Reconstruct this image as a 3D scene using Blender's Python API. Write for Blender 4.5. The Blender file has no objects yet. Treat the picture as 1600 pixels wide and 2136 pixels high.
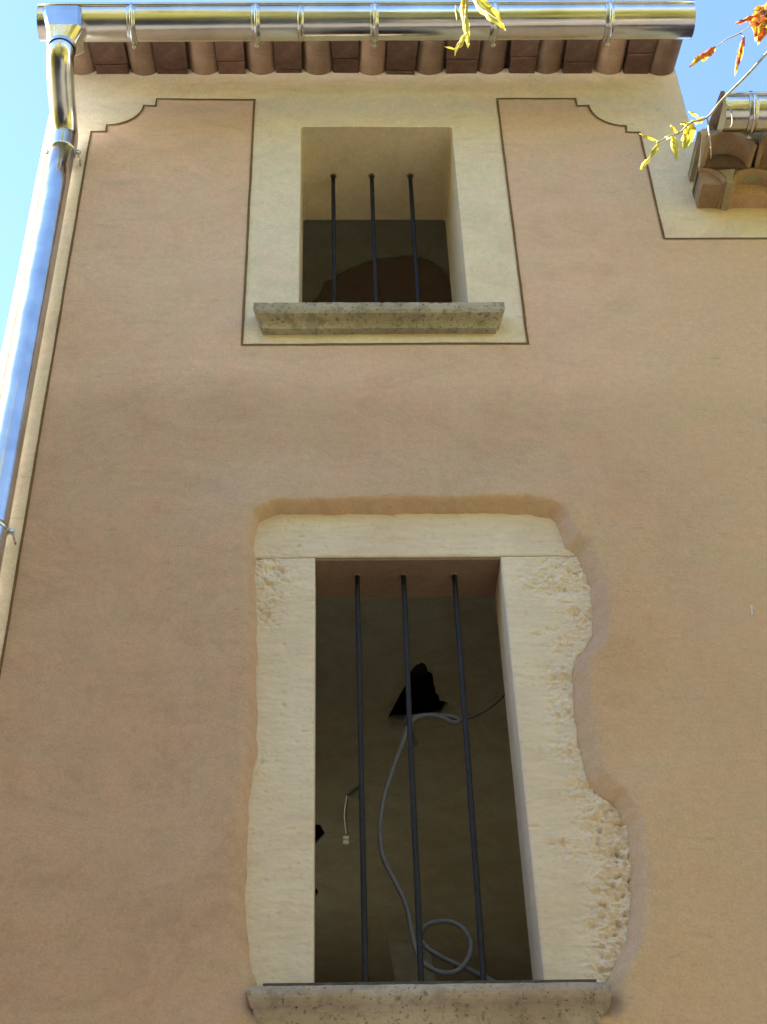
import bpy, bmesh, math, random
from mathutils import Vector, Matrix, noise, geometry
import numpy as np

random.seed(7)
SC = bpy.context.scene
COL = SC.collection
rad = math.radians

# ------------------------------------------------------------------ camera
cam_d = bpy.data.cameras.new('camera')
cam = bpy.data.objects.new('camera', cam_d)
COL.objects.link(cam)
M3 = Matrix(((0.999769, 0.005777, -0.020725), (-0.012352, -0.634607, -0.772736), (-0.017616, 0.772813, -0.634389)))
cam.matrix_world = Matrix.Translation((0, -3.5, 1.6)) @ M3.to_4x4()
cam_d.sensor_fit = 'VERTICAL'
cam_d.sensor_height = 24.0
cam_d.lens = 33.708
cam_d.shift_x = 0.0204
cam_d.clip_start = 0.05
cam_d.clip_end = 2000
SC.camera = cam

# ------------------------------------------------------------------ light
SUN_EL, SUN_BACK = rad(39), rad(16)          # sun stands left of the house, a little behind the plane of its front
sun_dir = Vector((-math.cos(SUN_BACK) * math.cos(SUN_EL), math.sin(SUN_BACK) * math.cos(SUN_EL), math.sin(SUN_EL)))
w = bpy.data.worlds.new('World')
SC.world = w
w.use_nodes = True
nt = w.node_tree
bg = nt.nodes['Background']
sky = nt.nodes.new('ShaderNodeTexSky')
sky.sky_type = 'NISHITA'
sky.sun_disc = False
sky.sun_elevation = SUN_EL
sky.sun_rotation = math.atan2(sun_dir.x, sun_dir.y)
sky.altitude = 200
sky.air_density = 1.0
sky.dust_density = 0.15
sky.ozone_density = 3.5
nt.links.new(sky.outputs[0], bg.inputs[0])
bg.inputs[1].default_value = 0.051
sd = bpy.data.lights.new('sun', 'SUN')
sd.energy = 5.0
sd.angle = rad(0.5)
sd.color = (1.0, 0.93, 0.82)
so = bpy.data.objects.new('sun', sd)
COL.objects.link(so)
so.rotation_euler = (-sun_dir).to_track_quat('-Z', 'Y').to_euler()
vs = SC.view_settings
vs.view_transform = 'Standard'
vs.look = 'None'
vs.gamma = 1
vs.use_curve_mapping = False
vs.exposure = 3.42
SC.cycles.max_bounces = 10
SC.cycles.diffuse_bounces = 6
SC.cycles.glossy_bounces = 5
SC.cycles.sample_clamp_indirect = 6

# ------------------------------------------------------------------ materials
MAT = {}


def newmat(name):
    m = bpy.data.materials.new(name)
    m.use_nodes = True
    n = m.node_tree.nodes
    MAT[name] = m
    return m, n, m.node_tree.links, n['Principled BSDF']


def tex_noise(n, l, co, scale, detail=4, rough=0.55, mapscale=None, dist=0.0):
    t = n.new('ShaderNodeTexNoise')
    t.inputs['Scale'].default_value = scale
    t.inputs['Detail'].default_value = detail
    t.inputs['Roughness'].default_value = rough
    t.inputs['Distortion'].default_value = dist
    if mapscale:
        mp = n.new('ShaderNodeMapping')
        mp.inputs['Scale'].default_value = mapscale
        l.new(co, mp.inputs['Vector'])
        l.new(mp.outputs[0], t.inputs['Vector'])
    else:
        l.new(co, t.inputs['Vector'])
    return t.outputs['Fac']


def ramp(n, l, fac, stops):
    r = n.new('ShaderNodeValToRGB')
    e = r.color_ramp.elements
    while len(e) < len(stops):
        e.new(0.5)
    for k, (p, c) in enumerate(stops):
        e[k].position = p
        e[k].color = (c[0], c[1], c[2], 1) if not isinstance(c, (int, float)) else (c, c, c, 1)
    l.new(fac, r.inputs[0])
    return r.outputs[0]


def mix(n, l, fac, a, b, mode='MIX'):
    x = n.new('ShaderNodeMix')
    x.data_type = 'RGBA'
    x.blend_type = mode
    for s, v in ((x.inputs[0], fac), (x.inputs[6], a), (x.inputs[7], b)):
        if isinstance(v, (int, float)):
            s.default_value = v if s.type == 'VALUE' else (v, v, v, 1)
        elif isinstance(v, tuple):
            s.default_value = (*v, 1)
        else:
            l.new(v, s)
    return x.outputs[2]


def bump(n, l, b, heights, dist=1.0):
    """heights: [(socket, strength, distance)] chained bumps"""
    prev = None
    for h, s, d in heights:
        u = n.new('ShaderNodeBump')
        u.inputs['Strength'].default_value = s
        u.inputs['Distance'].default_value = d
        l.new(h, u.inputs['Height'])
        if prev:
            l.new(prev, u.inputs['Normal'])
        prev = u.outputs[0]
    l.new(prev, b.inputs['Normal'])


def objco(n):
    return n.new('ShaderNodeTexCoord').outputs['Object']


def plaster(name, base, dark, light, patch, grain=0.35, cloud=0.5, joint_light=False, sb=0.25):
    m, n, l, b = newmat(name)
    co = objco(n)
    big = tex_noise(n, l, co, 1.3, 5, 0.6, dist=0.6)
    sw = tex_noise(n, l, co, 5.0, 6, 0.62, (1.0, 1.0, 1.7), 1.2)
    fine = tex_noise(n, l, co, 150, 3, 0.6)
    mid = tex_noise(n, l, co, 38, 4, 0.6)
    st = tex_noise(n, l, co, 2.4, 5, 0.6, (1.0, 1.0, 1.5), 3.2)
    c = ramp(n, l, big, [(0.28, dark), (0.5, base), (0.72, light)])
    sg = ramp(n, l, st, [(0.30, 0.90), (0.5, 1.0), (0.66, 1.06)])
    c = mix(n, l, 1.0, c, sg, 'MULTIPLY')
    ct_ = tex_noise(n, l, co, 3.1, 2, 0.5, (1.0, 1.0, 1.3), 1.5)
    cl_ = ramp(n, l, ct_, [(0.485, 1.0), (0.497, 0.945), (0.503, 0.945), (0.515, 1.0)])
    cm_ = ramp(n, l, mid, [(0.40, 0.0), (0.62, 1.0)])
    c = mix(n, l, cm_, c, mix(n, l, 1.0, c, cl_, 'MULTIPLY'))
    pm = ramp(n, l, sw, [(0.38, 0.0), (0.68, cloud)])
    c = mix(n, l, pm, c, patch)
    if joint_light:
        # two plaster lifts, lower one darker; the step also paints in brighter light above
        sp = n.new('ShaderNodeSeparateXYZ')
        l.new(co, sp.inputs[0])
        jn = tex_noise(n, l, co, 1.6, 5, 0.6, (1, 0, 0.35))
        ma = n.new('ShaderNodeMath')
        ma.operation = 'MULTIPLY_ADD'
        ma.inputs[1].default_value = 0.42
        l.new(jn, ma.inputs[0])
        l.new(sp.outputs['Z'], ma.inputs[2])
        mr = n.new('ShaderNodeMapRange')
        mr.inputs['From Min'].default_value = 4.96
        mr.inputs['From Max'].default_value = 5.27
        l.new(ma.outputs[0], mr.inputs['Value'])
        jc = ramp(n, l, mr.outputs[0], [(0.0, (0.90, 0.875, 0.85)), (0.62, (0.94, 0.925, 0.91)), (1.0, (1.10, 1.10, 1.10))])
        c = mix(n, l, 1.0, c, jc, 'MULTIPLY')
        g0 = tex_noise(n, l, co, 0.8, 3, 0.5)
        mx = n.new('ShaderNodeMapRange')
        mx.inputs['From Min'].default_value = -0.6
        mx.inputs['From Max'].default_value = 1.5
        mx.inputs['To Min'].default_value = -0.12
        mx.inputs['To Max'].default_value = 0.16
        l.new(sp.outputs['X'], mx.inputs['Value'])
        ad = n.new('ShaderNodeMath')
        l.new(g0, ad.inputs[0])
        l.new(mx.outputs[0], ad.inputs[1])
        yf = ramp(n, l, ad.outputs[0], [(0.42, 0.0), (0.68, 0.75)])
        c = mix(n, l, yf, c, (0.69, 0.505, 0.345))
    hue = tex_noise(n, l, co, 7.5, 4, 0.6, None, 0.8)
    hc = ramp(n, l, hue, [(0.32, (1.03, 0.97, 0.96)), (0.5, (1.0, 1.0, 1.0)), (0.68, (0.965, 1.0, 0.95))])
    c = mix(n, l, 1.0, c, hc, 'MULTIPLY')
    scf = tex_noise(n, l, co, 34, 3, 0.55, (0.28, 1.0, 1.0), 0.5)
    sc_ = ramp(n, l, scf, [(0.66, 1.0), (0.74, 0.86)])
    c = mix(n, l, 1.0, c, sc_, 'MULTIPLY')
    scl = ramp(n, l, scf, [(0.22, 1.07), (0.30, 1.0)])
    c = mix(n, l, 1.0, c, scl, 'MULTIPLY')
    g = ramp(n, l, fine, [(0.25, 1 - grain), (0.75, 1 + grain * 0.4)])
    c = mix(n, l, 1.0, c, g, 'MULTIPLY')
    g2 = ramp(n, l, mid, [(0.3, 0.93), (0.7, 1.04)])
    c = mix(n, l, 1.0, c, g2, 'MULTIPLY')
    l.new(c, b.inputs['Base Color'])
    b.inputs['Roughness'].default_value = 0.93
    b.inputs['Specular IOR Level'].default_value = 0.2
    bump(n, l, b, [(sw, sb, 0.012), (st, sb * 0.8, 0.012), (mid, 0.25, 0.003), (fine, 0.3, 0.0014)])
    return m


plaster('pink_plaster', (0.672, 0.468, 0.342), (0.617, 0.418, 0.295), (0.71, 0.52, 0.40), (0.70, 0.498, 0.362), grain=0.15, cloud=0.6, joint_light=True)
plaster('cream_plaster', (0.82, 0.70, 0.53), (0.78, 0.65, 0.47), (0.85, 0.74, 0.58), (0.83, 0.71, 0.54), grain=0.16, cloud=0.35, sb=0.10)
plaster('line_paint', (0.24, 0.135, 0.06), (0.16, 0.10, 0.05), (0.25, 0.16, 0.085), (0.23, 0.14, 0.07), grain=0.4)
plaster('room_plaster', (0.38, 0.40, 0.315), (0.33, 0.34, 0.255), (0.44, 0.465, 0.38), (0.34, 0.31, 0.23), grain=0.2, cloud=0.6)
plaster('wall_core', (0.30, 0.25, 0.17), (0.25, 0.2, 0.14), (0.33, 0.28, 0.2), (0.28, 0.23, 0.16))
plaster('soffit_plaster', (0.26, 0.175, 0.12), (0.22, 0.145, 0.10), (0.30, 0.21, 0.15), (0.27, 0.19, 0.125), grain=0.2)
plaster('bare_brown', (0.235, 0.17, 0.122), (0.21, 0.15, 0.105), (0.27, 0.205, 0.15), (0.23, 0.165, 0.12), grain=0.2)
plaster('mortar', (0.40, 0.33, 0.215), (0.33, 0.27, 0.17), (0.46, 0.39, 0.27), (0.44, 0.36, 0.22), grain=0.3)


def stone(name, base, dark, light, pit, lichen=0.0, pits=0.5):
    m, n, l, b = newmat(name)
    co = objco(n)
    big = tex_noise(n, l, co, 3.0, 6, 0.6)
    tool = tex_noise(n, l, co, 26, 5, 0.65, (0.5, 1.0, 2.6), 0.4)
    fine = tex_noise(n, l, co, 210, 3, 0.6)
    pn = tex_noise(n, l, co, 60, 3, 0.5)
    c = ramp(n, l, big, [(0.3, dark), (0.52, base), (0.7, light)])
    pf = ramp(n, l, pn, [(0.30, pits), (0.40, 0.0)])
    c = mix(n, l, pf, c, pit)
    tt = ramp(n, l, tool, [(0.3, 0.90), (0.6, 1.03)])
    c = mix(n, l, 1.0, c, tt, 'MULTIPLY')
    if lichen:
        ln = tex_noise(n, l, co, 17, 7, 0.75)
        spot = tex_noise(n, l, co, 90, 3, 0.7)
        lf = ramp(n, l, ln, [(0.50, 0.0), (0.62, lichen)])
        c = mix(n, l, lf, c, (0.10, 0.095, 0.08))
        sf = ramp(n, l, spot, [(0.62, 0.0), (0.68, 0.9)])
        c = mix(n, l, sf, c, (0.035, 0.03, 0.028))
        wn = tex_noise(n, l, co, 33, 5, 0.7, (1, 1, 1.6))
        wf = ramp(n, l, wn, [(0.58, 0.0), (0.70, lichen * 0.8)])
        c = mix(n, l, wf, c, (0.56, 0.53, 0.44))
    l.new(c, b.inputs['Base Color'])
    b.inputs['Roughness'].default_value = 0.9
    b.inputs['Specular IOR Level'].default_value = 0.25
    bump(n, l, b, [(tool, 0.22, 0.005), (pn, 0.28, 0.004), (fine, 0.45, 0.0015)])
    return m


stone('limestone', (0.78, 0.67, 0.55), (0.72, 0.60, 0.475), (0.82, 0.72, 0.61), (0.50, 0.36, 0.20), pits=0.22)
stone('weathered_stone', (0.41, 0.36, 0.265), (0.30, 0.265, 0.19), (0.49, 0.44, 0.335), (0.13, 0.11, 0.085), lichen=0.5, pits=0.7)
stone('sill_stone', (0.44, 0.365, 0.295), (0.35, 0.28, 0.22), (0.51, 0.44, 0.37), (0.15, 0.12, 0.09), lichen=0.35, pits=0.7)


def terracotta(name, a, bcol, c3):
    m, n, l, b = newmat(name)
    co = objco(n)
    oi = n.new('ShaderNodeObjectInfo')
    big = tex_noise(n, l, co, 9, 5, 0.65)
    fine = tex_noise(n, l, co, 120, 4, 0.65)
    c = ramp(n, l, big, [(0.3, a), (0.5, bcol), (0.72, c3)])
    v = ramp(n, l, oi.outputs['Random'], [(0.0, 0.55), (1.0, 1.35)])
    c = mix(n, l, 1.0, c, v, 'MULTIPLY')
    g = ramp(n, l, fine, [(0.3, 0.78), (0.7, 1.1)])
    c = mix(n, l, 1.0, c, g, 'MULTIPLY')
    l.new(c, b.inputs['Base Color'])
    b.inputs['Roughness'].default_value = 0.88
    b.inputs['Specular IOR Level'].default_value = 0.2
    bump(n, l, b, [(big, 0.3, 0.004), (fine, 0.4, 0.0015)])
    return m


terracotta('tile_light', (0.25, 0.16, 0.11), (0.31, 0.21, 0.148), (0.37, 0.275, 0.20))
terracotta('tile_pale', (0.40, 0.255, 0.155), (0.46, 0.305, 0.19), (0.52, 0.37, 0.25))
terracotta('tile_dark', (0.10, 0.056, 0.043), (0.15, 0.087, 0.064), (0.23, 0.15, 0.11))


def metal(name, col, rough, nz=0.12, bumpd=0.0006):
    m, n, l, b = newmat(name)
    co = objco(n)
    a = tex_noise(n, l, co, 7, 4, 0.6)
    s = tex_noise(n, l, co, 16, 3, 0.5, (0.25, 1, 1))
    c = ramp(n, l, a, [(0.3, tuple(x * (1 - nz) for x in col)), (0.7, col)])
    l.new(c, b.inputs['Base Color'])
    b.inputs['Metallic'].default_value = 1
    r = ramp(n, l, a, [(0.3, rough * 0.75), (0.7, rough * 1.4)])
    l.new(r, b.inputs['Roughness'])
    bump(n, l, b, [(s, 0.35, bumpd)])
    return m


metal('zinc', (0.76, 0.76, 0.75), 0.19, nz=0.25, bumpd=0.0022)
metal('zinc_dull', (0.60, 0.60, 0.60), 0.22)


def simple(name, col, rough=0.6, metallic=0.0, var=0.15, scale=40, spec=0.4):
    m, n, l, b = newmat(name)
    co = objco(n)
    a = tex_noise(n, l, co, scale, 4, 0.6)
    c = ramp(n, l, a, [(0.3, tuple(x * (1 - var) for x in col)), (0.7, tuple(x * (1 + var) for x in col))])
    l.new(c, b.inputs['Base Color'])
    b.inputs['Roughness'].default_value = rough
    b.inputs['Metallic'].default_value = metallic
    b.inputs['Specular IOR Level'].default_value = spec
    bump(n, l, b, [(a, 0.3, 0.0008)])
    return m


simple('iron_bar', (0.011, 0.012, 0.022), 0.55, 0.0, 0.4, 60, 0.35)
simple('cable_sheath', (0.15, 0.15, 0.17), 0.5)
simple('thin_wire', (0.03, 0.028, 0.02), 0.6)
simple('connector_plastic', (0.36, 0.35, 0.29), 0.5)
simple('fibre_board', (0.22, 0.19, 0.13), 0.85)
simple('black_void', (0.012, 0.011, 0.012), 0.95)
simple('dark_strip', (0.10, 0.09, 0.075), 0.9, 0, 0.6, 25)
simple('white_fleck', (0.75, 0.72, 0.68), 0.8)
simple('bark', (0.16, 0.11, 0.075), 0.9, 0, 0.3, 20)
simple('vine_stem', (0.42, 0.36, 0.24), 0.7, 0, 0.3, 60)
simple('ground_earth', (0.058, 0.053, 0.046), 0.95, 0, 0.35, 1.5)


def leafmat(name, cols, trans, tw=0.5):
    m, n, l, b = newmat(name)
    co = objco(n)
    a = tex_noise(n, l, co, 34, 4, 0.6)
    c = ramp(n, l, a, cols)
    l.new(c, b.inputs['Base Color'])
    b.inputs['Roughness'].default_value = 0.55
    t = n.new('ShaderNodeBsdfTranslucent')
    c2 = mix(n, l, 1.0, c, trans, 'MULTIPLY')
    l.new(c2, t.inputs['Color'])
    s = n.new('ShaderNodeMixShader')
    s.inputs[0].default_value = tw
    out = n['Material Output']
    l.new(b.outputs[0], s.inputs[1])
    l.new(t.outputs[0], s.inputs[2])
    l.new(s.outputs[0], out.inputs['Surface'])
    return m


leafmat('yellow_leaf', [(0.34, (0.30, 0.17, 0.03)), (0.46, (0.74, 0.68, 0.09)), (0.7, (0.84, 0.84, 0.20))], (1.0, 0.95, 0.6))
leafmat('red_leaf', [(0.36, (0.38, 0.05, 0.04)), (0.48, (0.62, 0.20, 0.03)), (0.56, (0.75, 0.52, 0.04)), (0.75, (0.72, 0.62, 0.06))], (1.0, 0.85, 0.5))
leafmat('tree_leaf', [(0.3, (0.175, 0.175, 0.032)), (0.5, (0.31, 0.29, 0.052)), (0.7, (0.46, 0.39, 0.07))], (1.0, 0.95, 0.45), 0.4)


# ------------------------------------------------------------------ helpers
def mk(name, verts, faces, mat, parent=None, smooth=False, mats=None, mi=None):
    me = bpy.data.meshes.new(name)
    me.from_pydata([tuple(v) for v in verts], [], faces)
    for m in (mats or [mat]):
        me.materials.append(MAT[m])
    if mi is not None:
        me.polygons.foreach_set('material_index', mi)
    if smooth:
        me.polygons.foreach_set('use_smooth', [True] * len(me.polygons))
    me.update()
    o = bpy.data.objects.new(name, me)
    COL.objects.link(o)
    if parent:
        o.parent = parent
    return o


def bm_obj(name, bm, mat, parent=None, smooth=False):
    bmesh.ops.recalc_face_normals(bm, faces=bm.faces[:])
    me = bpy.data.meshes.new(name)
    bm.to_mesh(me)
    bm.free()
    me.materials.append(MAT[mat])
    if smooth:
        me.polygons.foreach_set('use_smooth', [True] * len(me.polygons))
    o = bpy.data.objects.new(name, me)
    COL.objects.link(o)
    if parent:
        o.parent = parent
    return o


def empty(name, loc=(0, 0, 0), parent=None):
    o = bpy.data.objects.new(name, None)
    o.empty_display_size = 0.1
    COL.objects.link(o)
    o.location = loc
    if parent:
        o.parent = parent
    return o


def tag(o, label=None, cat=None, group=None, kind=None):
    for k, v in (('label', label), ('category', cat), ('group', group), ('kind', kind)):
        if v:
            o[k] = v
    return o


def box_into(bm, x0, x1, y0, y1, z0, z1):
    vs_ = [bm.verts.new((x, y, z)) for z in (z0, z1) for y in (y0, y1) for x in (x0, x1)]
    for f in ((0, 2, 3, 1), (4, 5, 7, 6), (0, 1, 5, 4), (2, 6, 7, 3), (0, 4, 6, 2), (1, 3, 7, 5)):
        bm.faces.new([vs_[i] for i in f])


def boxes(name, bl, mat, parent=None, bevel=0.0):
    bm = bmesh.new()
    for b in bl:
        box_into(bm, *b)
    if bevel:
        bmesh.ops.bevel(bm, geom=bm.edges[:], offset=bevel, segments=2, affect='EDGES')
    return bm_obj(name, bm, mat, parent)


def catmull(pts, sub=6):
    P = [Vector(p) for p in pts]
    P = [2 * P[0] - P[1]] + P + [2 * P[-1] - P[-2]]
    out = []
    for i in range(1, len(P) - 2):
        a, b, c, d = P[i - 1:i + 3]
        for k in range(sub):
            t = k / sub
            out.append(0.5 * ((2 * b) + (c - a) * t + (2 * a - 5 * b + 4 * c - d) * t * t + (3 * b - a - 3 * c + d) * t ** 3))
    out.append(P[-2])
    return out


def tube_geo(path, r, seg=10, cap=True, jit=0.0):
    """path of Vectors; r number or list"""
    V, F = [], []
    n = len(path)
    up = Vector((0.13, 0.31, 0.94)).normalized()
    prev = None
    for i, p in enumerate(path):
        t = (path[min(i + 1, n - 1)] - path[max(i - 1, 0)]).normalized()
        if prev is None:
            a = t.orthogonal().normalized()
        else:
            a = (prev - t * prev.dot(t)).normalized()
        prev = a
        b = t.cross(a)
        rr = r[i] if isinstance(r, (list, tuple)) else r
        for k in range(seg):
            th = 2 * math.pi * k / seg
            q = rr * (1 + (random.uniform(-jit, jit) if jit else 0))
            V.append(p + (a * math.cos(th) + b * math.sin(th)) * q)
    for i in range(n - 1):
        for k in range(seg):
            k2 = (k + 1) % seg
            F.append((i * seg + k, i * seg + k2, (i + 1) * seg + k2, (i + 1) * seg + k))
    if cap:
        F.append(tuple(range(seg - 1, -1, -1)))
        F.append(tuple(range((n - 1) * seg, n * seg)))
    return V, F


def tube(name, path, r, mat, parent=None, seg=10, jit=0.0):
    V, F = tube_geo([Vector(p) for p in path], r, seg, jit=jit)
    return mk(name, V, F, mat, parent, True)


def nz(x, y, z=0.0):
    return noise.noise(Vector((x, y, z)))


def hw(x, z):
    """hand-floated wall: slow waves of a few millimetres"""
    return 0.0035 * nz(x * 1.7, z * 1.7, 3.1) + 0.0012 * nz(x * 6, z * 6, 8.2)


def inside(poly, P):
    poly = np.asarray(poly)
    x, y = P[:, 0], P[:, 1]
    r = np.zeros(len(P), bool)
    j = len(poly) - 1
    for i in range(len(poly)):
        xi, yi = poly[i]
        xj, yj = poly[j]
        c = ((yi > y) != (yj > y))
        with np.errstate(divide='ignore', invalid='ignore'):
            xx = (xj - xi) * (y - yi) / (yj - yi) + xi
        r ^= c & (x < xx)
        j = i
    return r


def dist_poly(poly, P, closed=True):
    poly = np.asarray(poly)
    n = len(poly)
    d = np.full(len(P), 1e9)
    for i in range(n if closed else n - 1):
        a, b = poly[i], poly[(i + 1) % n]
        ab = b - a
        t = np.clip(((P - a) @ ab) / max(ab @ ab, 1e-12), 0, 1)
        d = np.minimum(d, np.hypot(*(P - a - t[:, None] * ab).T))
    return d


def densify(poly, step):
    out = []
    n = len(poly)
    for i in range(n):
        a, b = Vector(poly[i]), Vector(poly[(i + 1) % n])
        k = max(1, int(round((b - a).length / step)))
        for q in range(k):
            out.append(a.lerp(b, q / k))
    return [(v.x, v.y) for v in out]


def grid_pts(x0, x1, z0, z1, s):
    xs = np.arange(x0 + s / 2, x1, s)
    zs = np.arange(z0 + s / 2, z1, s)
    X, Z = np.meshgrid(xs, zs)
    X = X + (np.arange(len(zs)) % 2)[:, None] * s * 0.5
    return np.stack([X.ravel(), Z.ravel()], 1)


def sheet(outer, holes, pts, near):
    """constrained triangulation of a flat region with outline and holes -> verts (x, z), faces, boundary loops"""
    ok = inside(outer, pts)
    for h in holes:
        ok &= ~inside(h, pts)
    pts = pts[ok]
    d = dist_poly(outer, pts)
    for h in holes:
        d = np.minimum(d, dist_poly(h, pts))
    pts = pts[d > near]
    V = [Vector(p) for p in outer]
    E_ = []
    loops = [list(outer)] + [list(h) for h in holes]
    V = []
    for L in loops:
        s0 = len(V)
        V += [Vector(p) for p in L]
        E_ += [(s0 + i, s0 + (i + 1) % len(L)) for i in range(len(L))]
    V += [Vector(p) for p in pts]
    vo, eo, fo, _, _, _ = geometry.delaunay_2d_cdt(V, E_, [], 0, 1e-6)
    vo = np.array([(v.x, v.y) for v in vo])
    cen = np.array([vo[list(f)].mean(0) for f in fo])
    k = inside(outer, cen)
    for h in holes:
        k &= ~inside(h, cen)
    return vo, [tuple(f) for f, q in zip(fo, k) if q]


def sheet_faces(vo, faces):
    """orient all faces towards -Y when (x, z) become (x, y, z)"""
    out = []
    for f in faces:
        a, b, c = vo[f[0]], vo[f[1]], vo[f[2]]
        cr = (b[0] - a[0]) * (c[1] - a[1]) - (b[1] - a[1]) * (c[0] - a[0])
        out.append(f if cr > 0 else tuple(reversed(f)))
    return out


def smoothstep(a, b, x):
    t = max(0.0, min(1.0, (x - a) / (b - a)))
    return t * t * (3 - 2 * t)


# ------------------------------------------------------------------ ground
g = mk('ground', [(-300, -300, 0), (300, -300, 0), (300, 300, 0), (-300, 300, 0)], [(0, 1, 2, 3)], 'ground_earth')
tag(g, kind='structure')

# ------------------------------------------------------------------ the house
house = empty('house', (0, 0, 0))
tag(house, 'ochre and cream rendered house front with two barred windows under tiled eaves', 'house')

XL, XR, XW = -1.10, 1.46, 3.4        # left edge of the flat front, right edge of the tall part, right end of the low wing
ZTOP, ZW = 6.86, 6.33
UW = (-0.119, 0.490, 5.34, 6.485)    # upper opening
LW = (-0.055, 0.519, 2.94, 4.295)    # lower opening


def arc(cx, cz, r, a0, a1, n=9):
    return [(cx + r * math.cos(rad(a0 + (a1 - a0) * i / n)), cz + r * math.sin(rad(a0 + (a1 - a0) * i / n))) for i in range(n + 1)]


line_path = [(-0.959, 0.0), (-0.959, 6.449), (-0.899, 6.450)] + arc(-0.900, 6.630, 0.137, -90, 0) + \
    [(-0.714, 6.626), (-0.713, 6.676), (-0.312, 6.666), (-0.312, 5.228), (0.684, 5.228), (0.687, 6.674), (1.012, 6.674), (1.012, 6.622)] + \
    arc(1.197, 6.626, 0.137, 180, 270) + [(1.194, 6.448), (1.247, 6.446), (1.246, 5.787), (XW, 5.790)]
field_poly = line_path + [(XW, 0.0)]
cream_poly = [(XL, 0.0), (-0.959, 0.0)] + line_path[1:] + [(XW, ZW - 0.06), (XR, ZW), (XR, ZTOP + 0.03), (XL, ZTOP + 0.03)]

stone_out = [(-0.231, 4.433), (-0.21, 4.452), (-0.18, 4.464), (-0.112, 4.469), (0.0, 4.468), (0.159, 4.466), (0.3, 4.468), (0.462, 4.467), (0.60, 4.463), (0.643, 4.458), (0.68, 4.445), (0.697, 4.426),
             (0.703, 4.37), (0.708, 4.331), (0.73, 4.31), (0.746, 4.293), (0.756, 4.255), (0.762, 4.228), (0.768, 4.18), (0.770, 4.129), (0.768, 4.08), (0.763, 4.041), (0.755, 4.00), (0.741, 3.973), (0.715, 3.942), (0.696, 3.914),
             (0.683, 3.88), (0.680, 3.84), (0.674, 3.79), (0.673, 3.744), (0.674, 3.68), (0.677, 3.62), (0.682, 3.545), (0.692, 3.512), (0.708, 3.486), (0.73, 3.463), (0.752, 3.440), (0.766, 3.414), (0.776, 3.38), (0.775, 3.33), (0.772, 3.274),
             (0.764, 3.194), (0.756, 3.15), (0.747, 3.116), (0.732, 3.065), (0.70, 3.015), (0.672, 2.966), (0.66, 2.90), (-0.185, 2.90), (-0.190, 2.965), (-0.208, 3.039), (-0.217, 3.10), (-0.222, 3.153), (-0.227, 3.219), (-0.227, 3.28), (-0.226, 3.34),
             (-0.224, 3.42), (-0.222, 3.496), (-0.215, 3.56), (-0.209, 3.629), (-0.210, 3.70), (-0.212, 3.801), (-0.215, 3.88), (-0.218, 3.965), (-0.222, 4.05), (-0.226, 4.137), (-0.231, 4.23), (-0.237, 4.319), (-0.237, 4.38)]


def wobble(poly, amp, f):
    return [(x + amp * nz(x * f, z * f, 1.7), z + amp * nz(x * f, z * f, 9.4)) for x, z in poly]


hole_d = wobble(densify(stone_out, 0.008), 0.006, 26)

# --- pink render of the field, running in a soft rounded lip up to the bare stone
fo_d = densify(field_poly, 0.03)
pts = grid_pts(-0.96, XW, 0, 6.7, 0.035)
bx = (pts[:, 0] > -0.40) & (pts[:, 0] < 0.95) & (pts[:, 1] > 2.75) & (pts[:, 1] < 4.66)
pts = np.concatenate([pts[~bx], grid_pts(-0.40, 0.95, 2.75, 4.66, 0.0085)])
vo, fc = sheet(fo_d, [hole_d], pts, 0.005)
dst = dist_poly(hole_d, vo)
V = []
for (x, z), d in zip(vo, dst):
    wd = (0.050 + 0.014 * nz(x * 4, z * 4, 5.5)) * (0.68 + 0.26 * smoothstep(-0.1, 0.7, x))
    y = hw(x, z)
    if d < 0.30:
        t = min(1.0, d / wd)
        y -= 0.032 * (1 - smoothstep(0.05, 0.30, d))
        y += 0.064 * (0.2 * (1 - math.sqrt(max(0.0, 1 - (1 - t) ** 2))) + 0.8 * (1 - t) ** 1.3)
        y += -0.004 * math.exp(-((d - wd * 1.15) / 0.03) ** 2) + 0.0012 * nz(x * 16, z * 16, 2) * (1 - d / 0.3)
    V.append((x, y, z))
mk('pink_render', V, sheet_faces(vo, fc), 'pink_plaster', house, True)

# --- cream painted band, window surround included
uo = densify([(UW[0] + 0.004, UW[2]), (UW[1] - 0.004, UW[2]), (UW[1], UW[2] + 0.004), (UW[1], UW[3] - 0.010), (UW[1] - 0.010, UW[3]), (UW[0] + 0.008, UW[3]), (UW[0], UW[3] - 0.008), (UW[0], UW[2] + 0.004)], 0.03)
co_d = densify(cream_poly, 0.03)
vo, fc = sheet(co_d, [uo], grid_pts(XL, XW, 0, ZTOP + 0.03, 0.035), 0.008)
V = [(x, hw(x, z), z) for x, z in vo]
mk('cream_render', V, sheet_faces(vo, fc), 'cream_plaster', house, True)

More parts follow.
